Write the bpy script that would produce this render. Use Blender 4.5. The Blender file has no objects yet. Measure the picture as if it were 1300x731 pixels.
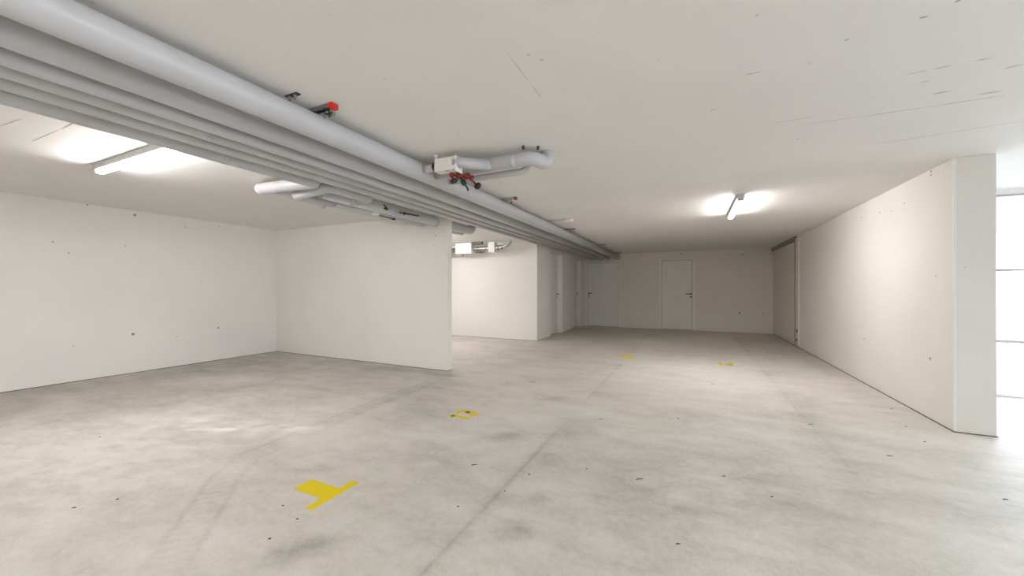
import bpy, bmesh, math, random
import numpy as np
from mathutils import Vector, Matrix

random.seed(7)
rng = np.random.default_rng(7)
scene = bpy.context.scene
COL = scene.collection
H = 2.30                       # ceiling height
XL, XR, XC = -7.124, 1.986, 2.232
YP, YC, YB, YK, XK = 4.523, 4.44, 12.10, 8.03, -3.20
YREAR, XO, YG = -5.0, 5.2, 6.1
PI = math.pi

# ------------------------------------------------------------------ materials
def nodes(name):
    m = bpy.data.materials.new(name); m.use_nodes = True
    nt = m.node_tree
    return m, nt, nt.nodes['Principled BSDF']

def lk(nt, a, b): nt.links.new(a, b)

def mat(name, rgb, rough=.6, metal=0, spec=.4, var=.05, scale=9., bump=0., bscale=120.):
    """plain paint / plastic / metal with a little mottling"""
    m, nt, b = nodes(name)
    tc = nt.nodes.new('ShaderNodeTexCoord')
    n = nt.nodes.new('ShaderNodeTexNoise'); n.inputs['Scale'].default_value = scale; n.inputs['Detail'].default_value = 5
    lk(nt, tc.outputs['Object'], n.inputs['Vector'])
    r = nt.nodes.new('ShaderNodeValToRGB')
    r.color_ramp.elements[0].position = .3; r.color_ramp.elements[1].position = .7
    r.color_ramp.elements[0].color = tuple(c*(1-var) for c in rgb)+(1,)
    r.color_ramp.elements[1].color = tuple(min(1, c*(1+var)) for c in rgb)+(1,)
    lk(nt, n.outputs['Fac'], r.inputs['Fac']); lk(nt, r.outputs['Color'], b.inputs['Base Color'])
    b.inputs['Roughness'].default_value = rough; b.inputs['Metallic'].default_value = metal
    b.inputs['Specular IOR Level'].default_value = spec
    if bump:
        n2 = nt.nodes.new('ShaderNodeTexNoise'); n2.inputs['Scale'].default_value = bscale
        lk(nt, tc.outputs['Object'], n2.inputs['Vector'])
        bp = nt.nodes.new('ShaderNodeBump'); bp.inputs['Strength'].default_value = bump; bp.inputs['Distance'].default_value = .004
        lk(nt, n2.outputs['Fac'], bp.inputs['Height']); lk(nt, bp.outputs['Normal'], b.inputs['Normal'])
    return m

def wall_mat(name, rgb, block=None):
    """white painted concrete (block = 'x' or 'y': painted block courses run along that axis)"""
    m, nt, b = nodes(name)
    tc = nt.nodes.new('ShaderNodeTexCoord')
    big = nt.nodes.new('ShaderNodeTexNoise'); big.inputs['Scale'].default_value = 1.1; big.inputs['Detail'].default_value = 6
    fine = nt.nodes.new('ShaderNodeTexNoise'); fine.inputs['Scale'].default_value = 45; fine.inputs['Detail'].default_value = 6
    pits = nt.nodes.new('ShaderNodeTexVoronoi'); pits.inputs['Scale'].default_value = 5.5
    for n in (big, fine, pits): lk(nt, tc.outputs['Object'], n.inputs['Vector'])
    r = nt.nodes.new('ShaderNodeValToRGB')
    r.color_ramp.elements[0].position = .3; r.color_ramp.elements[1].position = .7
    r.color_ramp.elements[0].color = tuple(c*.965 for c in rgb)+(1,)
    r.color_ramp.elements[1].color = tuple(min(1, c*1.02) for c in rgb)+(1,)
    lk(nt, big.outputs['Fac'], r.inputs['Fac'])
    # little pin holes in the paint
    pr = nt.nodes.new('ShaderNodeMapRange'); pr.inputs['From Min'].default_value = .018; pr.inputs['From Max'].default_value = .045
    pr.inputs['To Min'].default_value = .72; pr.inputs['To Max'].default_value = 1
    lk(nt, pits.outputs['Distance'], pr.inputs['Value'])
    mx = nt.nodes.new('ShaderNodeMix'); mx.data_type = 'RGBA'; mx.blend_type = 'MULTIPLY'; mx.inputs['Factor'].default_value = 1
    lk(nt, r.outputs['Color'], mx.inputs['A']); lk(nt, pr.outputs['Result'], mx.inputs['B'])
    lk(nt, mx.outputs['Result'], b.inputs['Base Color'])
    b.inputs['Roughness'].default_value = .75; b.inputs['Specular IOR Level'].default_value = .25
    bp = nt.nodes.new('ShaderNodeBump'); bp.inputs['Strength'].default_value = .25; bp.inputs['Distance'].default_value = .003
    hgt = fine.outputs['Fac']
    if block:
        sep = nt.nodes.new('ShaderNodeSeparateXYZ'); lk(nt, tc.outputs['Object'], sep.inputs[0])
        com = nt.nodes.new('ShaderNodeCombineXYZ')
        lk(nt, sep.outputs['X' if block == 'x' else 'Y'], com.inputs[0]); lk(nt, sep.outputs['Z'], com.inputs[1])
        br = nt.nodes.new('ShaderNodeTexBrick'); br.inputs['Scale'].default_value = 1
        br.inputs['Brick Width'].default_value = .5; br.inputs['Row Height'].default_value = .25
        br.inputs['Mortar Size'].default_value = .006; br.inputs['Mortar Smooth'].default_value = .6
        br.inputs['Color1'].default_value = (1, 1, 1, 1); br.inputs['Color2'].default_value = (1, 1, 1, 1); br.inputs['Mortar'].default_value = (0, 0, 0, 1)
        lk(nt, com.outputs[0], br.inputs['Vector'])
        ad = nt.nodes.new('ShaderNodeMath'); ad.operation = 'MULTIPLY_ADD'; ad.inputs[1].default_value = .5
        lk(nt, br.outputs['Color'], ad.inputs[0]); lk(nt, fine.outputs['Fac'], ad.inputs[2]); hgt = ad.outputs[0]
    lk(nt, hgt, bp.inputs['Height']); lk(nt, bp.outputs['Normal'], b.inputs['Normal'])
    return m

def floor_mat():
    m, nt, b = nodes('floated_concrete')
    tc = nt.nodes.new('ShaderNodeTexCoord'); P = tc.outputs['Object']
    def noise(sc, det, stretch=(1, 1, 1), rough=.55, rot=0):
        mp = nt.nodes.new('ShaderNodeMapping'); mp.inputs['Scale'].default_value = stretch; mp.inputs['Rotation'].default_value = (0, 0, rot)
        n = nt.nodes.new('ShaderNodeTexNoise'); n.inputs['Scale'].default_value = sc; n.inputs['Detail'].default_value = det
        n.inputs['Roughness'].default_value = rough
        lk(nt, P, mp.inputs[0]); lk(nt, mp.outputs[0], n.inputs['Vector']); return n.outputs['Fac']
    def math_(op, a, b_, c=None):
        n = nt.nodes.new('ShaderNodeMath'); n.operation = op
        for i, v in enumerate((a, b_, c)):
            if v is None: continue
            if isinstance(v, (int, float)): n.inputs[i].default_value = v
            else: lk(nt, v, n.inputs[i])
        return n.outputs[0]
    big = noise(.75, 7, rough=.62)
    streak = noise(2.0, 6, (.7, 2.2, 1), rot=.35)
    mid = noise(5.5, 7, (1, 1.5, 1), .62, -.3)
    fine = noise(26, 8, rough=.7)
    grain = noise(140, 4, rough=.7)
    st = nt.nodes.new('ShaderNodeAttribute'); st.attribute_name = 'stain_and_light'
    v = math_('MULTIPLY_ADD', math_('SUBTRACT', big, .5), .60, .5)
    v = math_('ADD', v, math_('MULTIPLY', math_('SUBTRACT', streak, .5), .50))
    v = math_('ADD', v, math_('MULTIPLY', math_('SUBTRACT', mid, .5), .34))
    v = math_('ADD', v, math_('MULTIPLY', math_('SUBTRACT', fine, .5), .50))
    v = math_('ADD', v, math_('MULTIPLY', math_('SUBTRACT', grain, .5), .50))
    v = math_('ADD', v, st.outputs['Fac'])
    r = nt.nodes.new('ShaderNodeValToRGB')
    el = r.color_ramp.elements
    el[0].position = 0; el[0].color = (.29, .27, .24, 1)
    el[1].position = 1; el[1].color = (.80, .768, .72, 1)
    e = el.new(.5); e.color = (.60, .563, .512, 1)
    lk(nt, v, r.inputs['Fac']); lk(nt, r.outputs['Color'], b.inputs['Base Color'])
    b.inputs['Specular IOR Level'].default_value = .35
    rr = math_('MULTIPLY_ADD', fine, .2, .42); lk(nt, rr, b.inputs['Roughness'])
    bp = nt.nodes.new('ShaderNodeBump'); bp.inputs['Strength'].default_value = .15; bp.inputs['Distance'].default_value = .003
    lk(nt, fine, bp.inputs['Height']); lk(nt, bp.outputs['Normal'], b.inputs['Normal'])
    return m

def emit(name, rgb, s):
    m, nt, b = nodes(name)
    tc = nt.nodes.new('ShaderNodeTexCoord'); n = nt.nodes.new('ShaderNodeTexNoise'); n.inputs['Scale'].default_value = 3
    lk(nt, tc.outputs['Object'], n.inputs['Vector'])
    r = nt.nodes.new('ShaderNodeValToRGB'); r.color_ramp.elements[0].color = tuple(c*.98 for c in rgb)+(1,); r.color_ramp.elements[1].color = rgb+(1,)
    lk(nt, n.outputs['Fac'], r.inputs['Fac']); lk(nt, r.outputs['Color'], b.inputs['Emission Color'])
    b.inputs['Base Color'].default_value = (.9, .9, .9, 1); b.inputs['Emission Strength'].default_value = s
    b.inputs['Roughness'].default_value = .5
    return m

def glass_mat():
    m = bpy.data.materials.new('clear_glazing'); m.use_nodes = True
    nt = m.node_tree; nt.nodes.clear()
    out = nt.nodes.new('ShaderNodeOutputMaterial')
    t = nt.nodes.new('ShaderNodeBsdfTransparent'); t.inputs['Color'].default_value = (.93, .96, .96, 1)
    g = nt.nodes.new('ShaderNodeBsdfGlossy'); g.inputs['Roughness'].default_value = .03
    f = nt.nodes.new('ShaderNodeFresnel'); f.inputs['IOR'].default_value = 1.25
    mx = nt.nodes.new('ShaderNodeMixShader')
    lk(nt, f.outputs[0], mx.inputs[0]); lk(nt, t.outputs[0], mx.inputs[1]); lk(nt, g.outputs[0], mx.inputs[2]); lk(nt, mx.outputs[0], out.inputs[0])
    return m

def worn_paint(name, rgb, wear):
    """road-marking paint through whose worn spots the concrete shows"""
    m, nt, b = nodes(name)
    tc = nt.nodes.new('ShaderNodeTexCoord')
    n = nt.nodes.new('ShaderNodeTexNoise'); n.inputs['Scale'].default_value = 38; n.inputs['Detail'].default_value = 6
    lk(nt, tc.outputs['Object'], n.inputs['Vector'])
    r = nt.nodes.new('ShaderNodeValToRGB')
    r.color_ramp.elements[0].position = max(0, wear-.06); r.color_ramp.elements[1].position = wear+.06
    r.color_ramp.elements[0].color = (.46, .42, .33, 1); r.color_ramp.elements[1].color = rgb+(1,)
    lk(nt, n.outputs['Fac'], r.inputs['Fac']); lk(nt, r.outputs['Color'], b.inputs['Base Color'])
    b.inputs['Roughness'].default_value = .55; b.inputs['Specular IOR Level'].default_value = .3
    return m

M = dict(
    wall=wall_mat('white_painted_concrete', (.775, .745, .71)),
    blockx=wall_mat('white_painted_block_x', (.79, .765, .735), 'x'),
    blocky=wall_mat('white_painted_block_y', (.79, .765, .735), 'y'),
    ceil=wall_mat('ceiling_paint', (.80, .785, .77)),
    floor=floor_mat(),
    pipe=mat('grey_pvc_jacket', (.485, .485, .50), .32, 0, .5, .03, 4),
    pipe_lit=mat('lit_pvc_jacket', (.74, .74, .735), .42, 0, .45, .03, 4),  # pipe jacket paled to carry the glow of the nearby lamp
    seam=mat('grey_jacket_tape', (.51, .51, .52), .5, 0, .4, .03),
    door=mat('white_door_lacquer', (.77, .77, .76), .45, 0, .4, .02, 3),
    frame=mat('white_frame_lacquer', (.82, .815, .80), .45, 0, .4, .03),
    gasket=mat('dark_gasket', (.06, .055, .05), .8),
    steel=mat('brushed_steel', (.42, .41, .40), .35, 1, .5, .08),
    galv=mat('galvanised_steel', (.34, .35, .34), .45, 1, .5, .15, 40),
    dark=mat('dark_steel', (.10, .10, .095), .5, .6),
    black=mat('black_plastic', (.018, .018, .018), .4),
    green=mat('dark_green_plastic', (.015, .05, .03), .4),
    red=mat('red_plastic', (.62, .03, .02), .45),
    redbrass=mat('red_bronze', (.22, .016, .009), .45, .2, .5, .2, 60),
    brown=mat('brown_bronze', (.12, .05, .025), .5, .4, .4, .2, 60),
    dullred=mat('dull_red_plastic', (.22, .03, .03), .6),
    brass=mat('brass', (.36, .22, .08), .35, .9, .5, .1),
    boxw=mat('white_plastic_box', (.84, .82, .79), .45, 0, .4, .02),
    boxc=mat('cream_box', (.83, .80, .77), .5, 0, .4, .02),
    foil=mat('silver_foil', (.48, .49, .50), .38, 1, .5, .1, 20, .6, 60),
    housing=mat('light_grey_housing', (.56, .55, .535), .45, 0, .4, .02),
    yellow=worn_paint('yellow_marking_paint', (.76, .575, .0), .18),
    yellow2=worn_paint('worn_yellow_marking_paint', (.78, .62, .03), .34),
    yellow3=worn_paint('very_worn_yellow_marking_paint', (.74, .60, .12), .5),
    joint=mat('dark_floor_joint', (.17, .145, .115), .9, 0, .2, .3, 14),
    debris=mat('dark_debris', (.10, .085, .07), .9, 0, .2, .3, 60),
    hole=mat('tie_hole_plug', (.30, .275, .25), .9, 0, .2, .3, 60),
    mark=mat('scratched_concrete', (.48, .47, .45), .9, 0, .2, .3, 30),
    sfd=mat('beige_steel_panel', (.70, .66, .60), .5, 0, .4, .03),
    sfr=mat('taupe_rail', (.30, .265, .22), .5, .2, .4, .06),
    alu=mat('white_aluminium', (.82, .83, .84), .45, 0, .5, .04),
    glass=glass_mat(),
    out=mat('pale_outdoor_concrete', (.62, .62, .61), .9, 0, .2, .08, 2),
    hedge=mat('pale_render', (.8, .8, .8), .9, 0, .2, .04, 2),
)

LAMP = (122., 140., 142., 125., 145.)   # bay, aisle, second bay, aisle behind, bay behind
LC = (1., .975, .955)
SKY = 11.5
EXPO = -0.04
for k_, s_ in enumerate(LAMP): M['tube%d' % k_] = emit('lit_diffuser', LC, s_)

# ------------------------------------------------------------------ mesh helpers
class MB:
    def __init__(s): s.bm = bmesh.new()
    def box(s, x0, x1, y0, y1, z0, z1, bev=0, mtx=None):
        b = bmesh.new()
        vs = [b.verts.new((x, y, z)) for x in (x0, x1) for y in (y0, y1) for z in (z0, z1)]
        for f in ((0, 1, 3, 2), (4, 6, 7, 5), (0, 4, 5, 1), (2, 3, 7, 6), (0, 2, 6, 4), (1, 5, 7, 3)):
            b.faces.new([vs[i] for i in f])
        if bev: bmesh.ops.bevel(b, geom=b.edges[:], offset=bev, segments=2, affect='EDGES', profile=.5)
        bmesh.ops.recalc_face_normals(b, faces=b.faces[:])
        if mtx: b.transform(mtx)
        s._add(b); return s
    def _add(s, b):
        me = bpy.data.meshes.new('tmp'); b.to_mesh(me); b.free()
        s.bm.from_mesh(me); bpy.data.meshes.remove(me)
    def tube(s, pts, r, n=24, fillet=None, cap=True, seg=10):
        pts = [Vector(p) for p in pts]
        path = [pts[0]]
        for i in range(1, len(pts)-1):
            a, p, c = pts[i-1], pts[i], pts[i+1]
            d0, d1 = (a-p).normalized(), (c-p).normalized()
            R = fillet if fillet is not None else r*1.6
            R = min(R, (a-p).length*.95, (c-p).length*.95)
            ang = d0.angle(d1)
            t = R*1.0
            rad = t*math.tan(ang/2)
            bis = (d0+d1).normalized(); cen = p+bis*(rad/math.sin(ang/2))
            s0, s1 = p+d0*t-cen, p+d1*t-cen
            tot = s0.angle(s1); ax = s0.cross(s1).normalized()
            for k in range(seg+1):
                path.append(cen+Matrix.Rotation(tot*k/seg, 3, ax) @ s0)
        path.append(pts[-1])
        b = bmesh.new(); rings = []
        T = (path[1]-path[0]).normalized()
        up = Vector((0, 0, 1)) if abs(T.z) < .9 else Vector((1, 0, 0))
        N = (up-T*up.dot(T)).normalized()
        for i, p in enumerate(path):
            t0 = (p-path[i-1]).normalized() if i else T
            t1 = (path[i+1]-p).normalized() if i < len(path)-1 else t0
            t = (t0+t1).normalized()
            N = (N-t*N.dot(t)).normalized(); B = t.cross(N)
            rings.append([b.verts.new(p+(N*math.cos(a)+B*math.sin(a))*r) for a in (2*PI*k/n for k in range(n))])
        for a, c in zip(rings, rings[1:]):
            for k in range(n): b.faces.new((a[k], a[(k+1) % n], c[(k+1) % n], c[k])).smooth = True
        if cap:
            b.faces.new(rings[0][::-1]); b.faces.new(rings[-1])
        bmesh.ops.recalc_face_normals(b, faces=b.faces[:])
        s._add(b); return s
    def lathe(s, prof, origin, axis=(0, 0, 1), n=20):
        """prof: (radius, height along axis)"""
        q = Vector((0, 0, 1)).rotation_difference(Vector(axis).normalized()).to_matrix().to_4x4()
        b = bmesh.new(); rings = []
        for r, h in prof:
            rings.append([b.verts.new((max(r, 1e-4)*math.cos(2*PI*k/n), max(r, 1e-4)*math.sin(2*PI*k/n), h)) for k in range(n)])
        for a, c in zip(rings, rings[1:]):
            for k in range(n): b.faces.new((a[k], a[(k+1) % n], c[(k+1) % n], c[k])).smooth = True
        b.faces.new(rings[0][::-1]); b.faces.new(rings[-1])
        bmesh.ops.recalc_face_normals(b, faces=b.faces[:])
        b.transform(Matrix.Translation(Vector(origin)) @ q)
        s._add(b); return s
    def poly(s, pts, z0, z1):
        b = bmesh.new()
        lo = [b.verts.new((x, y, z0)) for x, y in pts]; hi = [b.verts.new((x, y, z1)) for x, y in pts]
        b.faces.new(lo[::-1]); b.faces.new(hi)
        for k in range(len(pts)): b.faces.new((lo[k], lo[(k+1) % len(pts)], hi[(k+1) % len(pts)], hi[k]))
        bmesh.ops.recalc_face_normals(b, faces=b.faces[:])
        s._add(b); return s
    def build(s, name, m, parent=None, loc=None):
        me = bpy.data.meshes.new(name)
        if loc is not None: s.bm.transform(Matrix.Translation(-Vector(loc)))
        s.bm.to_mesh(me); s.bm.free(); me.materials.append(M[m])
        o = bpy.data.objects.new(name, me); COL.objects.link(o)
        if loc is not None: o.location = loc
        if parent is not None:
            o.parent = parent
            if loc is None: o.matrix_parent_inverse = Matrix.Translation(-parent.location)
            else: o.location = Vector(loc)-parent.location
        return o

def tag(o, label, cat, group=None):
    o['label'] = label; o['category'] = cat
    if group: o['group'] = group
    return o
def struct(o): o['kind'] = 'structure'; return o
def thing(name, loc, label=None, cat=None, group=None):
    o = bpy.data.objects.new(name, None); o.empty_display_size = .1; COL.objects.link(o); o.location = loc
    if label: tag(o, label, cat, group)
    return o
def copy_tree(o, offset=None, parent=None):
    c = o.copy(); COL.objects.link(c)
    if parent is not None: c.parent = parent
    if offset is not None: c.location = o.location+Vector(offset)
    for ch in list(o.children): copy_tree(ch, None, c)
    return c

# ------------------------------------------------------------------ floor
def build_floor():
    xs = np.concatenate([np.linspace(XL-.3, -5, 40, endpoint=False), np.arange(-5, 2.4, .02), np.linspace(2.4, XO+.3, 60)])
    ys = [YREAR-.3]
    while ys[-1] < .3: ys.append(ys[-1]+.25)
    while ys[-1] < YB+.3: ys.append(ys[-1]+min(.05, .014+.006*(ys[-1]-.3)))
    ys = np.array(ys)
    nx, ny = len(xs), len(ys)
    X, Y = np.meshgrid(xs, ys)
    co = np.zeros((nx*ny, 3), np.float32); co[:, 0] = X.ravel(); co[:, 1] = Y.ravel()
    i = np.arange(nx*ny).reshape(ny, nx)
    quads = np.stack([i[:-1, :-1], i[:-1, 1:], i[1:, 1:], i[1:, :-1]], -1).reshape(-1, 4).astype(np.int32)
    me = bpy.data.meshes.new('floor')
    me.vertices.add(len(co)); me.vertices.foreach_set('co', co.ravel())
    me.loops.add(quads.size); me.loops.foreach_set('vertex_index', quads.ravel())
    me.polygons.add(len(quads)); me.polygons.foreach_set('loop_start', np.arange(0, quads.size, 4, dtype=np.int32))
    me.update(calc_edges=True)
    # ---- wear: joints, tyre tracks, scuffs and oil spots; plus broad tones correcting the lamplight
    S = np.zeros_like(X)
    def vnoise(fx, fy, seed, rot=0.):
        r_ = np.random.default_rng(seed); T = r_.random((64, 64))
        c, s_ = math.cos(rot), math.sin(rot)
        u, v = (X*c+Y*s_)*fx, (-X*s_+Y*c)*fy
        i, j = np.floor(u).astype(int), np.floor(v).astype(int); a, b = u-i, v-j
        a, b = a*a*(3-2*a), b*b*(3-2*b)
        t = lambda p, q: T[p % 64, q % 64]
        return (t(i, j)*(1-a)+t(i+1, j)*a)*(1-b)+(t(i, j+1)*(1-a)+t(i+1, j+1)*a)*b-.5
    def fbm(f, seed, rot=0., st=1.): return vnoise(f, f*st, seed, rot)+.5*vnoise(2.1*f, 2.1*f*st, seed+1, rot)+.3*vnoise(4.3*f, 4.3*f*st, seed+2, rot)
    NB, NS, NF = fbm(1.6, 3), fbm(2.2, 11, .5, 4.), fbm(7, 21, .4, 2.)
    S += .08*fbm(.8, 31)+.06*NS+.04*NF
    def g(d, w): return np.exp(-(d/w)**2)
    def wob(a, f, ph): return np.sin(a*f+ph)*.6+np.sin(a*f*2.3+ph*1.7)*.4
    # saw joints between the pours, two metres apart
    for x0, k in ((-4.93, .10), (-2.96, .12), (-1.02, .22), (.95, .13)):
        m_ = (.55+.45*wob(Y, 1.7, x0))*((Y < YP) | (x0 > -2.5))
        S -= k*g(X-x0-.006*wob(Y, 2.1, x0), .012)*m_
        S -= .07*g(X-x0-.03, .09)*(.5+.5*wob(Y, 1.1, x0+2))
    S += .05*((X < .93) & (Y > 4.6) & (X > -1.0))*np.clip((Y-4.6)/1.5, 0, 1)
    S -= .10*g(X+1.02, .035)*((Y > 1.2) & (Y < 3.0))
    S -= .15*((X < -3.0) & (Y < YP))*np.clip((-3.0-X)/.8, 0, 1)  # bay floor painted darker to tone down the lamp's pool of light
    S += .09*np.exp(-((X+.4)/1.3)**4)*np.clip((Y-2.2)/1.5, 0, 1)  # aisle floor painted lighter, in place of stronger lamplight
    def blob(x, y, rx, ry, rot, k, tex=0):
        c, s_ = math.cos(rot), math.sin(rot)
        u = ((X-x)*c+(Y-y)*s_)/rx; v = (-(X-x)*s_+(Y-y)*c)/ry
        w = np.exp(-(u*u+v*v)**1.3)
        if k > .12: w = w*np.clip(.35+2.2*NF+1.2*NS, 0, 1.6)
        else: w = w*np.clip(.85+1.1*NF+.8*NB, 0, 1.6)
        return (1.2 if k > 0 else .95)*k*w
    def track(pts, w, k, tread=0, edge=.6):
        nonlocal S
        pts = np.array(pts); D = np.full_like(X, 9.); Tt = np.zeros_like(X); acc = 0
        for a, b in zip(pts[:-1], pts[1:]):
            ab = b-a; L = math.hypot(*ab)
            t = np.clip(((X-a[0])*ab[0]+(Y-a[1])*ab[1])/L**2, 0, 1)
            d = np.hypot(X-a[0]-t*ab[0], Y-a[1]-t*ab[1])
            n = d < D; D[n] = d[n]; Tt[n] = (acc+t*L)[n]; acc += L
        body = np.exp(-(D/w)**6)*np.clip(.6+.9*NB+.5*NF, 0, 1.3)
        if tread: body = body*(.6+.4*np.sign(np.sin(Tt*tread)))
        S -= k*(body*(1-edge)+edge*g(D-w, w*.14)*np.clip(.7+NB, 0, 1.3))
    # curved track sweeping in from the bottom left, and its straight runs
    track([(-1.75, .40), (-1.98, .76), (-2.33, 1.08), (-2.66, 1.36), (-2.84, 1.62), (-2.90, 2.1), (-2.98, 2.9), (-3.0, 3.8)], .085, .26, 110, .65)
    track([(-4.6, 1.2), (-4.2, 2.1), (-3.6, 3.0), (-3.0, 3.6), (-2.2, 4.1)], .09, .10, 0, .4)
    track([(-1.85, 2.45), (-1.55, 2.2), (-1.2, 1.95), (-1.0, 1.85)], .06, .20, 150, .4)
    track([(.6, 2.2), (.85, 2.75), (.80, 3.7), (1.1, 5.0)], .08, .08, 0, .3)
    track([(-.3, 1.9), (.3, 2.5), (.55, 3.5), (.6, 5)], .10, .05, 0, .3)
    track([(-2.4, 3.9), (-1.4, 5.2), (-.4, 7.0), (0, 9)], .09, .05, 0, .3)
    # dark smudges
    for b in ((-2.22, 1.70, .17, .06, .6, -.32, 26), (-1.62, 1.13, .17, .09, .9, -.26, 40), (-.80, 1.68, .10, .10, 0, -.34, 16),
              (-1.36, 2.75, .17, .10, .5, -.26, 14), (-.87, 3.2, .17, .30, -.2, -.26, 11), (-.93, 2.55, .14, .16, .3, -.24, 17),
              (-2.75, 3.72, .10, .07, 0, -.24, 12), (-.8, 2.0, .08, .08, 0, -.18, 9), (-1.75, 2.12, .12, .07, .5, -.20, 50),
              (-.2, 2.3, .35, .5, .3, -.20, 7), (.3, 2.7, .45, .45, 0, -.20, 6), (.1, 3.6, .5, .6, .4, -.15, 5),
              (-.3, 4.8, .6, .8, 0, -.10, 4), (.95, 3.2, .25, .5, 0, -.08, 6), (1.5, 3.0, .4, .25, .4, -.14, 5),
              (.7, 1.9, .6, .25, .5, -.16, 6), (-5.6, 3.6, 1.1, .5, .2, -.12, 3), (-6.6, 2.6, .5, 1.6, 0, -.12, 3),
              (-5.0, 4.3, 1.6, .3, 0, -.14, 4), (-3.5, 4.35, .8, .25, 0, -.10, 5), (-2.5, 2.9, .35, .5, .3, -.09, 5),
              (-1.6, 4.3, .8, .8, 0, -.10, 4), (1.75, 6.5, .2, 2.2, 0, -.09, 3), (-1.4, 3.9, .2, .12, .3, -.18, 8)):
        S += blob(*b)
    # pale scuffs where the laitance was brushed
    for b in ((-3.45, 1.88, .30, .10, .35, .24, 34), (-3.12, 2.06, .22, .09, .35, .30, 40), (-3.85, 1.72, .45, .07, .4, .22, 22),
              (-3.9, 1.9, .5, .05, .35, .18, 30), (-3.0, 2.2, .35, .05, .5, .16, 24), (-4.6, 1.3, 1.1, .5, .4, .10, 0), (-3.6, 1.1, .8, .4, .3, .10, 0),
              (-3.0, 4.2, .4, .05, .2, .22, 25), (.2, 6.1, .9, 1.0, 0, .10, 0), (-2.0, 2.2, .5, .5, 0, .06, 0),
              (-.3, 1.35, .35, .18, .5, .10, 0), (1.3, 2.4, .5, .25, .4, .08, 0)):
        S += blob(*b)
    at = me.attributes.new('stain_and_light', 'FLOAT', 'POINT'); at.data.foreach_set('value', S.astype(np.float32).ravel())
    me.materials.append(M['floor'])
    o = bpy.data.objects.new('floor', me); COL.objects.link(o); return struct(o)
floor = build_floor()

# ------------------------------------------------------------------ shell
ceiling = struct(MB().box(XL-.3, XO+.3, YREAR-.3, YB+.3, H, H+.2).build('ceiling', 'ceil'))
wall_left = struct(MB().box(XL-.2, XL, YREAR-.2, YB+.2, 0, H).build('wall_left', 'wall'))
wall_partition = struct(MB().box(XL, XK, YP, YP+.11, 0, H, .004).build('wall_partition', 'blockx'))
wall_back = struct(MB().box(XL, XC, YB, YB+.2, 0, H).build('wall_back', 'wall'))
wall_right = struct(MB().box(XR, XC, YC, YB, 0, H, .005).build('wall_right', 'wall'))
MB().box(XR-.003, XR+.012, YC-.003, YC+.012, .01, H-.002, .002).build('corner_bead', 'frame', wall_right)
wall_alcove = struct(MB().box(XL, XK-.14, YK, YK+.14, 0, H).build('wall_alcove', 'blockx'))
D1, D2, DH = (8.94, 9.91), (10.895, 11.86), 2.115
w = MB()
for a, b in ((YK, D1[0]), (D1[1], D2[0]), (D2[1], YB)): w.box(XK-.14, XK, a, b, 0, H)
for a, b in (D1, D2): w.box(XK-.14, XK, a, b, DH, H)
wall_side = struct(w.build('wall_side', 'blocky'))
wall_rear = struct(MB().box(XL, XO, YREAR-.2, YREAR, 0, H).build('wall_rear', 'wall'))
# entrance side: glazed openings to the outdoors
w = MB(); GX0, GX1, GH = 2.45, 5.05, 2.255
w.box(XC, GX0, YG, YG+.2, 0, H).box(GX1, XO+.2, YG, YG+.2, 0, H).box(GX0, GX1, YG, YG+.2, GH, H)
wall_front = struct(w.build('wall_front', 'wall'))
WINS = ((-2.6, 1.8, .35, 2.2), (4.35, 5.95, .05, 2.25))  # unseen openings; the second added to brighten the area beside the glazed door
w = MB(); y = YREAR-.2
for a, b, z0, z1 in WINS:
    w.box(XO, XO+.2, y, a, 0, H).box(XO, XO+.2, a, b, 0, z0).box(XO, XO+.2, a, b, z1, H); y = b
w.box(XO, XO+.2, y, YG, 0, H)
wall_entrance = struct(w.build('wall_entrance', 'wall'))
# dark joint between wall foot and slab
for k, (x0, x1, y0, y1) in enumerate(((XL, XL+.006, .3, YP), (XL+.006, XK, YP-.005, YP), (XK, XK+.005, YP, YP+.11), (XR-.006, XR, YC, YB),
                                      (XR-.006, XC+.004, YC-.006, YC), (XL, XK, YK-.005, YK), (XK, XK+.005, YK, D1[0]), (XK, XK+.005, D1[1], D2[0])), 1):
    struct(MB().box(x0, x1, y0, y1, 0, .007).build(f'trim_{k}', 'joint'))

# tie holes and knocks in the concrete
def plug(parent, p, ax, r=.012):
    r *= .72
    MB().lathe([(r*.3, 0), (r, 0), (r*1.15, .002), (r*.6, .003), (r*.5, .001)], p, ax, 14).build('tie_hole', 'hole', parent)
for y, z, r in ((2.485, .55, .022), (3.544, .541, .018), (2.498, 2.235, .020), (1.742, 1.769, .010), (1.872, 1.644, .009), (2.40, 1.789, .008),
                (3.085, 2.155, .010), (1.916, .461, .008), (2.035, 2.285, .012), (3.551, 2.238, .010), (2.981, .461, .008), (3.3, 1.3, .006)):
    plug(wall_left, (XL, y, z), (1, 0, 0), r)
for y, z, r in ((4.79, .559, .016), (4.773, 2.28, .011), (4.773, 2.245, .009), (6.262, .564, .011), (4.70, 1.318, .006), (5.814, 2.09, .009),
                (5.255, 2.086, .008), (6.332, 2.124, .010), (5.527, 2.055, .006), (7.7, .56, .012)):
    plug(wall_right, (XR, y, z), (-1, 0, 0), r)
for x, z, r in ((-1.37, .54, .018), (-1.394, 2.23, .02), (-.271, 2.234, .02), (1.201, .541, .028), (1.75, .536, .018), (.974, 2.17, .014), (1.276, 2.15, .02), (1.928, 2.14, .02)):
    plug(wall_back, (x, YB, z), (0, -1, 0), r)
for x, z, r in ((-3.42, 1.98, .012), (-3.44, 1.84, .008)): plug(wall_partition, (x, YP, z), (0, -1, 0), r)

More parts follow.
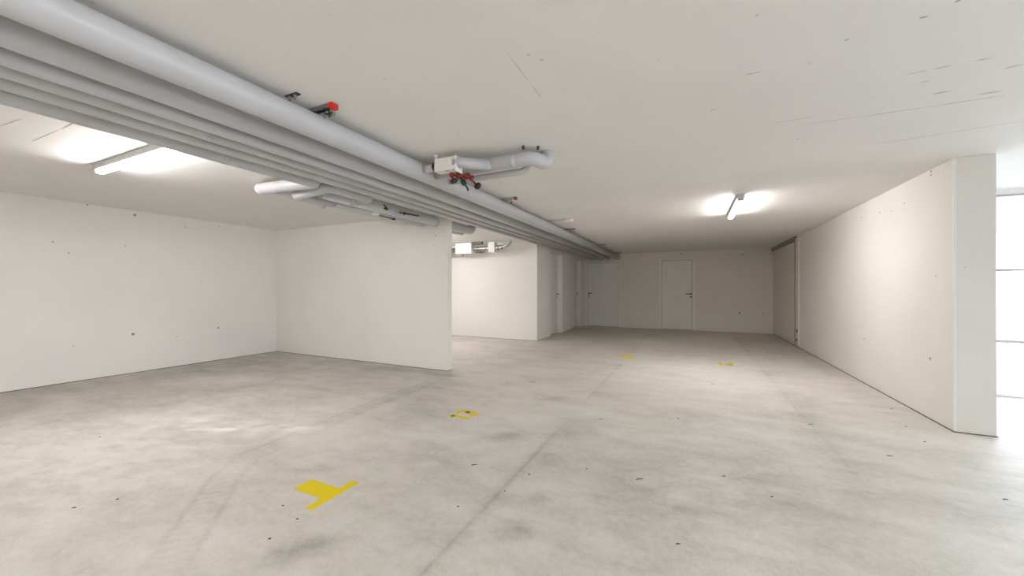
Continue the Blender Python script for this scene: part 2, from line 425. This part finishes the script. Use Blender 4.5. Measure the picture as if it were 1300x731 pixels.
# formwork marks on the ceiling
def streak(x0, y0, x1, y1, wd):
    a, b = Vector((x0, y0)), Vector((x1, y1)); d = (b-a).normalized(); n = Vector((-d.y, d.x))*wd
    mid = (a+b)/2
    pts = [a, a.lerp(b, .3)-n, mid-n*.8, a.lerp(b, .75)-n, b, a.lerp(b, .7)+n*.7, mid+n, a.lerp(b, .25)+n*.8]
    MB().poly([tuple(p) for p in pts], H-.0008, H+.001).build('formwork_mark', 'mark', ceiling)
for s in ((-.779, 1.567, -.781, 1.85, .0018), (-.781, 1.87, -.784, 2.06, .0015), (.246, 2.262, .318, 2.264, .0035), (.677, 3.113, 1.0, 3.128, .0015), (1.0, 3.128, 1.3, 3.137, .0025),
          (1.3, 3.137, 1.606, 3.134, .003), (1.225, 2.94, 1.303, 2.934, .006), (1.46, 3.062, 1.56, 3.054, .005), (1.41, 2.754, 1.47, 2.739, .006), (1.092, 2.61, 1.16, 2.602, .004),
          (1.235, 2.60, 1.29, 2.60, .004), (.835, 2.091, .865, 2.096, .006), (.61, 2.136, .63, 2.137, .006), (.515, 2.28, .53, 2.281, .005), (.91, 2.03, .93, 2.033, .007),
          (1.25, 3.78, 1.96, 3.66, .0015), (1.0, 2.615, 1.08, 2.61, .002), (-4.49, .99, -4.0, 1.0, .003), (-3.95, 1.002, -3.57, .997, .004), (-4.25, .803, -3.95, .83, .003), (-3.72, .838, -3.67, .842, .006),
          (.5, 3.0, .7, 3.0, .0015), (-.7, 1.62, -.69, 1.64, .004), (-.66, 1.69, -.645, 1.70, .004), (.1, 2.62, .13, 2.62, .004), (.7, 3.39, .71, 3.40, .006), (1.1, 2.75, 1.14, 2.748, .003)):
    streak(*s)

# ------------------------------------------------------------------ doors
def lever(parent, p, ax, along):
    """lever handle: rose, neck and grip; p on the leaf face, ax out of the leaf, along = grip direction"""
    p, ax, al = Vector(p), Vector(ax), Vector(along)
    b = MB().lathe([(.026, 0), (.026, .006), (.022, .009)], p, ax, 20)
    b.tube([p, p+ax*.05, p+ax*.05+al*.125], .0105, 12, .016)
    h = b.build('door_handle', 'dark', parent)
    q = p-Vector((0, 0, .085))
    MB().lathe([(.024, 0), (.024, .006), (.012, .008)], q, ax, 20).box(q.x-.004*abs(al.x)-.01*abs(ax.x), q.x+.004*abs(al.x)+.01*abs(ax.x), q.y-.004*abs(al.y)-.01*abs(ax.y), q.y+.004*abs(al.y)+.01*abs(ax.y), q.z-.012, q.z).build('key_rose', 'dark', parent)
    return h

def back_door(n, x0, x1, top, hx, hdir, fw=.055):
    d = struct(thing(f'door_{n}', ((x0+x1)/2, YB, 0)))
    MB().box(x0-fw-.02, x0-.008, YB-.035, YB-.0005, .002, top+fw, .004).box(x1+.008, x1+fw+.02, YB-.035, YB-.0005, .002, top+fw, .004).box(x0-.008, x1+.008, YB-.035, YB-.0005, top+.008, top+fw, .004).build('door_frame', 'frame', d)
    MB().box(x0-.008, x1+.008, YB-.004, YB-.0005, .004, top+.008).build('door_gasket', 'gasket', d)
    lf = MB().box(x0, x1, YB-.022, YB-.004, .012, top, .002).build('door_leaf', 'door', d)
    lf2 = lever(lf, (hx, YB-.022, 1.055), (0, -1, 0), (hdir, 0, 0))
    return d
back_door(1, -.805, .015, 2.045, -.02, -1)
back_door(2, -3.04, -2.07, 2.035, -3.0, 1, .04)

def side_door(n, y0, y1):
    d = struct(thing(f'door_{n}', (XK-.12, (y0+y1)/2, 0)))
    x = XK-.14
    MB().box(x-.03, x+.02, y0, y0+.05, 0, DH, .003).box(x-.03, x+.02, y1-.035, y1, 0, DH, .003).box(x-.03, x+.02, y0+.05, y1-.035, DH-.06, DH, .003).build('door_frame', 'frame', d)
    MB().box(x-.04, x-.02, y0+.05, y1-.035, 0, DH-.06).build('door_gasket', 'gasket', d)
    lf = MB().box(x-.02, x+.014, y0+.056, y1-.047, .01, DH-.066, .002).build('door_leaf', 'door', d)
    lever(lf, (x+.014, y1-.10, 1.055), (1, 0, 0), (0, -1, 0))
    return d
side_door(3, *D1); side_door(4, *D2)

# sliding fire door at the far end of the right wall
d = struct(thing('door_5', (XR, 10.8, 0)))
MB().box(XR-.022, XR-.002, 9.70, 12.04, .035, 2.20, .003).build('sliding_panel', 'sfd', d)
MB().box(XR-.055, XR-.001, 9.60, YB-.003, 2.205, H-.003, .004).build('slide_rail', 'sfr', d)
pt = MB().box(XR-.03, XR-.001, 9.42, 9.62, .05, 2.26, .004).build('closing_post', 'sfd', d)
MB().box(XR-.034, XR-.001, 9.668, 9.70, .05, 2.21, .002).build('edge_profile', 'sfr', d)
MB().box(XR-.034, XR-.001, 9.40, 9.42, .05, 2.24, .002).build('edge_profile', 'sfd', d)
MB().box(XR-.04, XR-.03, 9.45, 9.53, .31, .37, .004).build('door_closer', 'dark', pt)
MB().box(XR-.04, XR-.03, 9.48, 9.55, .13, .18, .004).build('floor_guide', 'dark', pt)

# glazed sectional door beside the wall end
d = struct(thing('door_6', ((GX0+GX1)/2, YG+.1, 0)))
for z0, z1 in ((.002, .03), (.598, .632), (1.40, 1.425), (2.232, 2.252)):
    rm = 'steel' if 1 < z0 < 2 else 'pipe' if z0 > .1 else 'alu'
    MB().box(GX0+.01, GX1-.01, YG+.06, YG+.1, z0, z1, .003).build('door_rail', rm, d)
for x in (GX0+.01, 3.72, GX1-.05):
    MB().box(x, x+.04, YG+.062, YG+.098, .03, 2.232, .003).build('door_stile', 'alu', d)
for z0, z1 in ((.03, .598), (.632, 1.40), (1.425, 2.232)):
    MB().box(GX0+.05, GX1-.05, YG+.077, YG+.083, z0, z1).build('glass_pane', 'glass', d)
# unseen glazing of the entrance side, placed to let daylight in
for n, (WY0, WY1, WZ0, WZ1) in enumerate(WINS, 1):
    d = struct(thing(f'window_{n}', (XO+.1, (WY0+WY1)/2, WZ0)))
    fr = MB().box(XO+.06, XO+.12, WY0, WY1, WZ0, WZ0+.05, .003).box(XO+.06, XO+.12, WY0, WY1, WZ1-.05, WZ1, .003)
    N = 4 if n == 1 else 2
    for k in range(N+1):
        y = WY0+(WY1-WY0-.05)*k/N; fr.box(XO+.06, XO+.12, y, y+.05, WZ0+.05, WZ1-.05, .003)
    fr.build('window_frame', 'alu', d)
    for k in range(N):
        y = WY0+(WY1-WY0-.05)*k/N
        MB().box(XO+.085, XO+.091, y+.05, y+(WY1-WY0-.05)/N, WZ0+.05, WZ1-.05).build('glass_pane', 'glass', d)
struct(MB().box(-8, 30, YG+.2, 40, -.12, -.012).box(XO+.2, 30, -20, YG+.2, -.12, -.012).build('ground', 'out'))

# ------------------------------------------------------------------ the long pipes under the ceiling
def seams(parent, pts_r, m='seam'):
    for p, ax, r in pts_r:
        MB().lathe([(r+.0005, -.02), (r+.0018, -.019), (r+.0018, .019), (r+.0005, .02)], p, ax, 28).build('jacket_seam', m, parent)
RUN = 'parallel insulated pipes of the long ceiling run'
runs = (  # x, z, r, label, seam positions
    (-2.10, 2.197, .075, 'thick grey insulated pipe on the aisle edge of the long ceiling run', (-1.2, 5.6, 9.0)),
    (-2.39, 2.190, .065, 'second thickest grey pipe of the ceiling run, beside the thickest', (-.7, 2.95, 6.9)),
    (-2.58, 2.165, .045, 'slim grey pipe beside the second thickest pipe of the ceiling run', (.4, 2.62, 7.4)),
    (-2.745, 2.165, .040, 'slim grey pipe in the middle of the three slim full length pipes', (1.3, 5.2)),
    (-2.915, 2.165, .040, 'slim grey full length pipe on the parking bay side of the run', (-.2, 4.9)))
for x, z, r, lab, sy in runs:
    o = MB().tube([(x, YREAR, z), (x, YB, z)], r, 40).build('insulated_pipe', 'pipe', None, (x, YREAR, z))
    tag(o, lab, 'pipe', RUN)
    seams(o, [((x, y, z), (0, 1, 0), r) for y in sy])
# pipe that leaves the run, crosses over the bay and dives through the partition
z, za = 2.18, 2.222
o = MB().tube([(-3.14, YREAR, z), (-3.14, 2.36, z), (-4.02, 2.36, za), (-4.02, 5.6, za), (-4.02, 5.6, H)], .056, 32, .062).build('insulated_pipe', 'pipe_lit', None, (-3.14, YREAR, z))
o.data.materials.append(M['pipe'])
for p in o.data.polygons:      # grey jacket along the run, lamplit tone painted on the crossing
    c = o.data.vertices[p.vertices[0]].co+o.location
    if c.x > -3.24 or c.y > 2.60: p.material_index = 1
tag(o, 'pipe bending out of the ceiling run into a capped leg coloured pale as lamplit over the parking bay', 'pipe', RUN)
seams(o, [((-3.14, y, z), (0, 1, 0), .055) for y in (-.9, 1.6)]+[((-4.02, y, za), (0, 1, 0), .056) for y in (3.1,)])
# U-shaped bypass and the pipe it feeds
z0 = 2.19
o = MB().tube([(-3.42, 2.62, z0), (-3.42, 5.55, z0), (-3.42, 5.55, H)], .070, 32, .1).build('insulated_pipe', 'pipe', None, (-3.42, 2.62, z0))
tag(o, 'thick grey pipe running from the U-shaped loop into the partition wall', 'pipe', 'pipes passing through the partition wall')
seams(o, [((-3.42, 4.49, z0), (0, 1, 0), .070), ((-3.42, 3.62, z0), (0, 1, 0), .070)])
o = MB().tube([(-3.645, 2.95, 2.168), (-3.645, 2.50, 2.150), (-3.14, 2.50, 2.172), (-3.14, 3.0, 2.172), (-3.42, 3.0, 2.165)], .053, 28, .058).build('bypass_pipe', 'pipe', None, (-3.42, 2.5, 2.11))
seams(o, [((-3.645, 2.60, 2.154), (0, 1, 0), .053), ((-3.34, 3.0, 2.167), (1, 0, 0), .053)])
tag(o, 'grey U-shaped pipe loop joining the ceiling run to the thick branch pipe', 'pipe')
z1 = 2.178
o = MB().tube([(-3.645, 2.90, z1), (-3.645, 5.6, z1), (-3.645, 5.6, H)], .048, 24, .06).build('insulated_pipe', 'pipe', None, (-3.645, 2.90, z1))
tag(o, 'grey pipe with a small white clip between two thicker pipes at the partition', 'pipe', 'pipes passing through the partition wall')
MB().lathe([(.0485, -.05), (.0505, -.045), (.0505, .045), (.0485, .05)], (-3.645, 3.55, z1), (0, 1, 0), 24).build('white_clip', 'boxw', o)
MB().box(-3.625, -3.612, 3.62, 3.84, z1-.049, z1-.038, .002).build('clip_strap', 'dark', o)
MB().box(-3.63, -3.605, 3.84, 3.90, z1-.056, z1-.036, .002).build('clip_screw', 'black', o)
# two small ball valves on the branch pipe
v = thing('drain_valve', (-3.31, 3.44, 2.16), 'small brown drain valve on the thick branch pipe, nearer the loop', 'valve', 'small valves on the branch pipe')
MB().lathe([(.012, 0), (.016, .004), (.016, .02), (.011, .028), (.011, .05)], (-3.355, 3.44, 2.17), (1, 0, -.35), 14).build('valve_body', 'brown', v)
MB().tube([(-3.31, 3.44, 2.155), (-3.30, 3.40, 2.175), (-3.29, 3.36, 2.19)], .007, 10, .01).build('valve_handle', 'black', v)
v = thing('drain_valve', (-3.31, 3.72, 2.16), 'small brass valve with a long black lever beside the partition wall', 'valve', 'small valves on the branch pipe')
MB().lathe([(.013, 0), (.017, .004), (.017, .018), (.012, .024), (.012, .05)], (-3.355, 3.70, 2.165), (1, 0, -.25), 14).build('valve_body', 'brass', v)
MB().lathe([(.014, 0), (.018, .006), (.018, .018), (.008, .022)], (-3.31, 3.72, 2.156), (0, 1, 0), 14).tube([(-3.31, 3.74, 2.158), (-3.31, 4.02, 2.175)], .009, 10).build('valve_lever', 'black', v)

# ------------------------------------------------------------------ mounting rails with end caps
def rail(x1, y, m='galv'):
    r = thing('mounting_rail', (x1, y, H))
    b = MB(); x0 = -3.35
    b.box(x0, x1, y-.02, y+.02, H-.004, H-.0005)
    for s in (-1, 1): b.box(x0, x1, y+s*.018-.002, y+s*.018+.002, H-.024, H-.004).box(x0, x1, y+s*.013-.005, y+s*.013+.005, H-.0255, H-.0235)
    b.build('channel', m, r)
    return r
RG = 'mounting rails across the ceiling above the pipes'
def bolt(r, x, y, m='galv'):
    MB().lathe([(.004, 0), (.004, .03), (.011, .03), (.011, .038), (.005, .038), (.005, .05)], (x, y, H-.025), (0, 0, -1), 12).build('rail_bolt', m, r)
def rods(r, y):
    for x, z, rad, _, _ in runs:
        MB().tube([(x, y, z+rad+.0015), (x, y, H-.02)], .004, 8).build('threaded_rod', 'galv', r)
a = rail(-1.925, 1.56); tag(a, 'galvanised mounting rail with a bright red end cap, nearest the camera', 'rail', RG)
MB().box(-1.945, -1.915, 1.535, 1.585, H-.034, H-.001, .003).build('red_end_cap', 'red', a)
MB().box(-2.02, -1.955, 1.577, 1.60, H-.05, H-.03, .004).build('rail_bracket', 'galv', a)
bolt(a, -2.0, 1.56); bolt(a, -1.965, 1.56, 'dark'); rods(a, 1.56)
b = rail(-1.905, 4.09); tag(b, 'galvanised rail with a dull red end cap beyond the white box', 'rail', RG)
MB().box(-1.922, -1.893, 4.066, 4.114, H-.032, H-.001, .003).build('red_end_cap', 'dullred', b)
bolt(b, -1.97, 4.09, 'dark'); bolt(b, -2.01, 4.09); rods(b, 4.09)
c = rail(-1.905, 6.66); tag(c, 'short grey rail end just beyond the white tipped rod', 'rail', RG)
bolt(c, -1.93, 6.66); bolt(c, -1.99, 6.66); rods(c, 6.66)
e = rail(-1.905, 9.30); tag(e, 'small dark rail end above the pipes, second nearest the back wall', 'rail', RG); rods(e, 9.30)
e = rail(-1.905, 11.7); tag(e, 'dark rail end above the pipes right against the back wall', 'rail', RG); rods(e, 11.7)
# loose anchor bolts
t = thing('ceiling_anchor', (-2.06, 1.39, H), 'pair of small metal anchor bolts in the ceiling above the thickest pipe', 'anchor')
MB().box(-2.10, -2.0, 1.375, 1.405, H-.006, H-.0005, .001).build('anchor_plate', 'dark', t)
for x in (-2.075, -2.03): MB().lathe([(.010, 0), (.010, .010), (.005, .011), (.005, .026)], (x, 1.39, H-.006), (0, 0, -1), 10).build('anchor_bolt', 'galv', t)
# rod with white tip
t = thing('ceiling_rod', (-1.9, 5.69, H), 'thin rod with a white tip reaching over the ceiling from the thickest pipe', 'rod')
MB().tube([(-2.1, 5.70, H-.012), (-1.77, 5.68, H-.012)], .006, 10).build('rod', 'steel', t)
MB().lathe([(.010, 0), (.018, .01), (.028, .06), (.028, .12), (.016, .135)], (-1.80, 5.68, H-.030), (1, 0, 0), 16).build('white_tip', 'boxw', t)

# ------------------------------------------------------------------ branch with the white box beside the run
E0 = 2.215
o = MB().tube([(-2.05, 2.70, E0), (-1.125, 2.70, E0), (-1.06, 2.86, E0-.006), (-1.055, 2.87, H)], .056, 32, .06).build('branch_pipe', 'pipe', None, (-1.6, 2.70, E0))
tag(o, 'grey insulated branch pipe ending in a rounded bend, right of the white box', 'pipe')
seams(o, [((-1.27, 2.70, E0), (1, 0, 0), .055)])
for x, y in ((-1.17, 2.645), (-1.07, 2.70)):
    MB().box(x-.009, x+.009, y-.004, y+.008, E0+.055, H-.001, .002).build('pipe_clamp', 'dark', o)
o = MB().tube([(-1.95, 2.79, 2.150), (-1.23, 2.79, 2.150), (-1.19, 2.79, 2.185), (-1.19, 2.79, H)], .026, 24, .035).build('branch_pipe', 'pipe', None, (-1.6, 2.79, 2.150))
tag(o, 'thin grey pipe tucked below the thick branch pipe near the white box', 'pipe')
o = MB().tube([(-1.72, 2.52, 2.203), (-1.655, 2.53, 2.203), (-1.46, 2.70, 2.203)], .043, 28, .03).build('branch_pipe', 'pipe', None, (-1.6, 2.56, 2.2))
tag(o, 'short slanting grey pipe from the white box into the thick branch pipe', 'pipe')
o = MB().tube([(-2.045, 2.53, 2.2), (-1.89, 2.53, 2.2)], .034, 24).build('branch_pipe', 'pipe', None, (-1.95, 2.53, 2.2))
tag(o, 'short grey pipe stub between the thickest ceiling pipe and the white box', 'pipe')
seams(o, [((-1.905, 2.53, 2.2), (1, 0, 0), .036)], 'dark')
bx = thing('insulation_box', (-1.79, 2.53, 2.145), 'cream white box on a pipe beside the thickest ceiling pipe', 'box')
MB().box(-1.893, -1.688, 2.487, 2.575, 2.148, 2.252, .004).build('box_body', 'boxc', bx)
MB().box(-1.868, -1.712, 2.484, 2.489, 2.165, 2.235, .002).build('box_cover', 'boxc', bx)
MB().box(-1.691, -1.680, 2.484, 2.580, 2.130, 2.256, .003).build('end_plate', 'boxw', bx)
MB().box(-1.79, -1.765, 2.50, 2.51, 2.146, 2.149).build('latch', 'dark', bx)
MB().tube([(-1.91, 2.53, 2.25), (-1.91, 2.53, H)], .007, 10).lathe([(.016, 0), (.016, .012)], (-1.91, 2.53, H-.013)).build('hanger', 'boxw', bx)
# valve set hanging below the box
vs = thing('valve_set', (-1.70, 2.58, 2.12), 'red bronze valve set with dark handles hanging under the cream box', 'valve')
dg = Vector((.72, .69, 0)).normalized(); A = Vector((-1.775, 2.535, 2.122))
body = MB().lathe([(.012, 0), (.018, .002), (.018, .03), (.011, .034), (.011, .05), (.02, .054), (.024, .075), (.02, .10), (.012, .104), (.012, .12), (.021, .124), (.024, .145), (.021, .165), (.014, .17), (.014, .20)], A, dg, 18)
body.build('valve_body', 'redbrass', vs)
def hang(t, off, hz, name, kind):
    p = A+dg*t; q = p+Vector((off*.4, off, -hz))
    ax = (q-p).normalized()
    st = MB().tube([p+ax*.008, q], .010, 12).build('valve_stem', 'redbrass' if kind != 'lever' else 'green', vs)
    if kind == 'lever':
        MB().lathe([(.012, -.03), (.022, -.014), (.022, .014), (.011, .022)], q, ax, 14).tube([q, q+ax*.012+Vector((.02, .01, -.03)), q+ax*.012+Vector((.03, .01, -.055))], .008, 10, .01).build(name, 'green', st)
    else:
        MB().lathe([(.010, -.014), (.025, -.010), (.031, 0), (.031, .016), (.021, .024), (.006, .023)], q, ax, 18).build(name, 'black', st)
hang(.015, .02, .04, 'valve_knob', 'knob'); hang(.085, .035, .05, 'valve_lever', 'lever'); hang(.15, .09, .055, 'valve_knob', 'knob')
p = A+dg*.06; MB().tube([p, p+Vector((0, 0, .03))], .012, 12).build('valve_port', 'brass', vs)
p = A+dg*.15; MB().tube([p, p+Vector((.0, .0, .03))], .012, 12).build('valve_port', 'brass', vs)

# ------------------------------------------------------------------ equipment on the wall of the second bay
yk = 7.62
o = MB().tube([(-5.9, yk, 2.135), (-4.0, yk, 2.135), (-3.74, yk, 2.16), (-3.70, yk, H)], .048, 28, .14).build('foil_duct', 'foil', None, (-4.6, yk, 2.135))
tag(o, 'silver foil pipe bending up to the ceiling above the bright wall', 'pipe')
for x in (-4.52, -4.30, -3.98):
    MB().lathe([(.049, -.012), (.056, -.01), (.056, .01), (.049, .012)], (x, yk, 2.135), (1, 0, 0), 28).build('pipe_collar', 'galv', o)
o = MB().tube([(-5.9, yk+.02, 2.06), (-4.9, yk+.02, 2.06)], .022, 18).build('thin_pipe', 'galv', None, (-5.4, yk, 2.06))
tag(o, 'thin metal pipe running into the large white box behind the partition end', 'pipe')
bx = thing('equipment_box', (-4.89, yk, 2.03), 'large bright white box on the silver foil pipe, beside the partition end', 'box', 'white boxes on the foil pipe')
MB().box(-5.105, -4.66, yk-.09, yk+.08, 2.025, 2.285, .006).build('box_body', 'boxw', bx)
MB().box(-5.09, -4.675, yk-.094, yk-.089, 2.04, 2.27, .002).build('box_cover', 'boxw', bx)
MB().lathe([(.03, 0), (.03, .02), (.012, .026), (.012, .06)], (-4.95, yk, 2.025), (0, 0, -1), 16).build('drain_port', 'galv', bx)
bx = thing('equipment_box', (-4.13, yk, 2.06), 'small white box clamped on the silver foil pipe near its bend', 'box', 'white boxes on the foil pipe')
MB().box(-4.215, -4.05, yk-.075, yk+.075, 2.03, 2.275, .006).build('box_body', 'boxw', bx)
MB().box(-4.205, -4.06, yk-.079, yk-.074, 2.045, 2.26, .002).build('box_cover', 'boxw', bx)
vs = thing('drain_valve', (-4.47, yk-.02, 2.06), 'dark little valve hanging under the silver foil pipe between the boxes', 'valve')
MB().lathe([(.014, 0), (.02, .01), (.02, .03), (.012, .04)], (-4.47, yk, 2.092), (0, 0, -1), 14).build('valve_body', 'brass', vs)
MB().tube([(-4.60, yk-.01, 2.055), (-4.36, yk-.01, 2.05)], .012, 10).lathe([(.02, 0), (.02, .02)], (-4.36, yk-.01, 2.05), (0, 0, 1), 12).build('valve_lever', 'black', vs)
tag(MB().box(-4.62, -4.42, yk-.01, yk+.06, H-.06, H-.001, .004).build('wall_bracket', 'dark', None, (-4.5, yk, H)), 'dark bracket under the ceiling above the silver foil pipe', 'bracket')

# ------------------------------------------------------------------ batten lights
def batten(cx, cy, L, along, tube):
    root = thing('batten_light', (cx, cy, H))
    def B(u0, u1, v0, v1, z0, z1, bev=0):
        return MB().box(cx+u0, cx+u1, cy+v0, cy+v1, z0, z1, bev) if along == 'x' else MB().box(cx+v0, cx+v1, cy+u0, cy+u1, z0, z1, bev)
    h = L/2
    B(-h, h, -.036, .036, H-.052, H-.0005, .003).build('housing', 'housing', root)
    B(-h+.004, h-.004, -.0365, .0365, H-.008, H-.004).build('housing_seam', 'seam', root)
    # rounded diffuser trough
    b = bmesh.new(); rings = []
    prof = [(-.032, 0), (-.032, -.010), (-.028, -.020), (-.018, -.026), (0, -.029), (.018, -.026), (.028, -.020), (.032, -.010), (.032, 0)]
    for u in (-h+.05, h-.05):
        rings.append([b.verts.new(((cx+u), cy+v, H-.0525+z) if along == 'x' else ((cx+v), cy+u, H-.0525+z)) for v, z in prof])
    for k in range(len(prof)-1): b.faces.new((rings[0][k], rings[0][k+1], rings[1][k+1], rings[1][k])).smooth = True
    b.faces.new(rings[0]); b.faces.new(rings[1]); b.faces.new((rings[0][0], rings[0][-1], rings[1][-1], rings[1][0]))
    bmesh.ops.recalc_face_normals(b, faces=b.faces[:])
    q = MB(); q._add(b); q.build('diffuser', tube, root)
    for s in (-1, 1):
        a0, a1 = (s*(h-.024), s*(h-.05))
        B(min(a0, a1), max(a0, a1), -.033, .033, H-.079, H-.0515, .006).build('end_cap', 'housing', root)
    return root
LG = 'ceiling batten lights'
tag(batten(-4.09, 1.44, 1.45, 'x', 'tube0'), 'lit white batten light on the ceiling above the near parking bay', 'lamp', LG)
tag(batten(.515, 5.72, 1.30, 'y', 'tube1'), 'lit white batten light on the ceiling above the driving aisle', 'lamp', LG)
tag(batten(-5.15, 6.2, 1.30, 'x', 'tube2'), 'lit batten light in the second bay, hidden behind the partition wall', 'lamp', LG)
tag(batten(.515, -1.1, 1.45, 'y', 'tube3'), 'lit batten light above the aisle behind the camera', 'lamp', LG)
tag(batten(.515, -3.7, 1.45, 'y', 'tube3'), 'added unseen batten light above the aisle by the rear wall', 'lamp', LG)  # second rear aisle lamp, added to boost light from behind
tag(batten(-4.13, -2.4, 1.18, 'x', 'tube4'), 'lit batten light above the bay behind the camera', 'lamp', LG)

# ------------------------------------------------------------------ painted markings
def tmark(cx, cy, stem, m, name, lab):
    """T: bar across, stem pointing along `stem`"""
    sx, sy = stem; px, py = -sy, sx
    P = lambda s, p: (cx+sx*s+px*p, cy+sy*s+py*p)
    pts = [P(-.027, -.16), P(-.027, .16), P(.027, .16), P(.027, .06), P(.27, .06), P(.27, -.06), P(.027, -.06), P(.027, -.16)]
    return tag(MB().poly(pts, .0003, .0016).build(name, m, None, (cx, cy, 0)), lab, 'floor marking')
tmark(-1.875, 1.527, (-1, 0), 'yellow', 'bay_marking', 'large bright yellow T-shaped bay mark painted on the concrete floor')
tmark(-1.0, 6.76, (0, 1), 'yellow2', 'bay_marking', 'faded yellow T-shaped bay mark far back on the driving aisle')
def stroke(b, pts, wd, f):
    """polyline of constant width as one outline"""
    pts = [Vector(p) for p in pts]; L, R = [], []
    for i, p in enumerate(pts):
        d0 = (p-pts[i-1]).normalized() if i else (pts[1]-p).normalized()
        d1 = (pts[i+1]-p).normalized() if i < len(pts)-1 else d0
        t = (d0+d1).normalized(); n = Vector((-t.y, t.x))*(wd/2)/max(.5, t.dot(d0))
        L.append(p+n); R.append(p-n)
    for i in range(len(pts)-1): b.poly([f(*L[i]), f(*L[i+1]), f(*R[i+1]), f(*R[i])], .0003, .0016)
def digit(b, ch, s0, hgt, f):
    W = hgt*.5; g = lambda x, y: f(s0+x*W, y*hgt); wd = hgt*.2
    S = lambda pts: stroke(b, [(s0+x*W, y*hgt) for x, y in pts], wd, f)
    if ch == '1': S([(.55, 0), (.55, .93)]); S([(.62, .93), (.45, .86), (.12, .72)])
    if ch == '3':
        S([(.05, .80), (.18, .90), (.45, .94), (.72, .90), (.86, .76), (.80, .60), (.62, .52), (.42, .51)])
        S([(.42, .51), (.70, .48), (.90, .36), (.92, .22), (.75, .08), (.45, .05), (.16, .09), (.02, .22)])
    if ch == '4': S([(.70, 0), (.70, .98)]); S([(.70, .95), (.06, .32)]); S([(.02, .28), (1.0, .28)])
b = MB(); f = lambda s, t: (-1.845-t, 2.905+s)
digit(b, '1', 0, .215, f); digit(b, '3', .13, .215, f)
tag(b.build('bay_number', 'yellow', None, (-1.95, 3.05, 0)), 'yellow number 13 painted on the floor beyond the large yellow T', 'floor marking')
b = MB(); f = lambda s, t: (.355+s, 6.74+t)
digit(b, '1', 0, .24, f); digit(b, '4', .125, .24, f)
tag(b.build('bay_number', 'yellow2', None, (.48, 6.85, 0)), 'small yellow bay number painted far back near the right wall', 'floor marking')

# ------------------------------------------------------------------ scraps on the floor
DG = 'dark scraps lying on the concrete floor'
def floor_pt(u, v):
    f_, yaw, h_ = 477.02, .4458, 1.1955
    a, b_ = (u-650)/f_, -(v-366.6)/f_
    d = Vector((math.cos(yaw)*a-math.sin(yaw), math.sin(yaw)*a+math.cos(yaw), b_))
    k = -h_/d.z
    return d.x*k, d.y*k
for u, v, L, a in ((602, 590, .055, .3), (812, 608, .065, .1), (763, 532, .05, .0), (676, 485, .12, -.3), (905, 487, .07, -.3), (1029, 538, .06, -.2), (1129, 578, .05, -.3),
                   (95, 645, .03, .2), (150, 634, .02, 0), (343, 684, .02, .4), (378, 659, .02, 0), (360, 642, .018, .3), (582, 643, .018, .5), (672, 602, .02, 0), (641, 623, .012, .3),
                   (919, 604, .03, 0), (980, 630, .025, .3), (861, 690, .03, .1), (745, 595, .02, .3), (861, 531, .03, .2), (1174, 560, .03, 0), (1276, 633, .035, -.2), (127, 555, .02, 0), (1132, 518, .03, -.2), (1150, 541, .03, .1)):
    x, y = floor_pt(u, v)
    L *= .72; n = 5; up, dn = [], []
    for k in range(n+1):
        s = (k/n-.5)*L; wv = (.0022+.0014*random.random())*(1-abs(2*k/n-1)**3)+.0008; bend = .12*L*math.sin(k/n*PI)
        up.append((s, bend+wv)); dn.append((s, bend-wv))
    ca, sa = math.cos(a+.45), math.sin(a+.45)
    pts = [(x+ca*p-sa*q, y+sa*p+ca*q) for p, q in dn+up[::-1]]
    tag(MB().poly(pts, .0005, .003).build('floor_scrap', 'debris', None, (x, y, 0)), 'tiny dark scrap of leaf or twig lying on the bare concrete floor', 'debris', DG)

# ------------------------------------------------------------------ light, camera
wd = bpy.data.worlds.new('overcast_sky'); scene.world = wd; wd.use_nodes = True
bg = wd.node_tree.nodes['Background']
bg.inputs['Color'].default_value = (.83, .895, 1.0, 1); bg.inputs['Strength'].default_value = SKY

cd = bpy.data.cameras.new('camera'); cam = bpy.data.objects.new('camera', cd); COL.objects.link(cam)
cd.sensor_fit = 'HORIZONTAL'; cd.sensor_width = 36; cd.lens = 477.02/1300*36; cd.clip_start = .05
cam.location = (0, 0, 1.1955)
yaw, pitch, roll = .4458, .0024, .0012
cam.rotation_euler = (Matrix.Rotation(yaw, 4, 'Z') @ Matrix.Rotation(PI/2+pitch, 4, 'X') @ Matrix.Rotation(roll, 4, 'Z')).to_euler()
scene.camera = cam
vs_ = scene.view_settings
scene.display_settings.display_device = 'sRGB'
vs_.view_transform = 'Standard'; vs_.look = 'None'; vs_.gamma = 1; vs_.use_curve_mapping = False
vs_.exposure = EXPO
scene.cycles.use_denoising = True
scene.cycles.max_bounces = 14; scene.cycles.diffuse_bounces = 8; scene.cycles.transparent_max_bounces = 12
scene.cycles.sample_clamp_indirect = 8
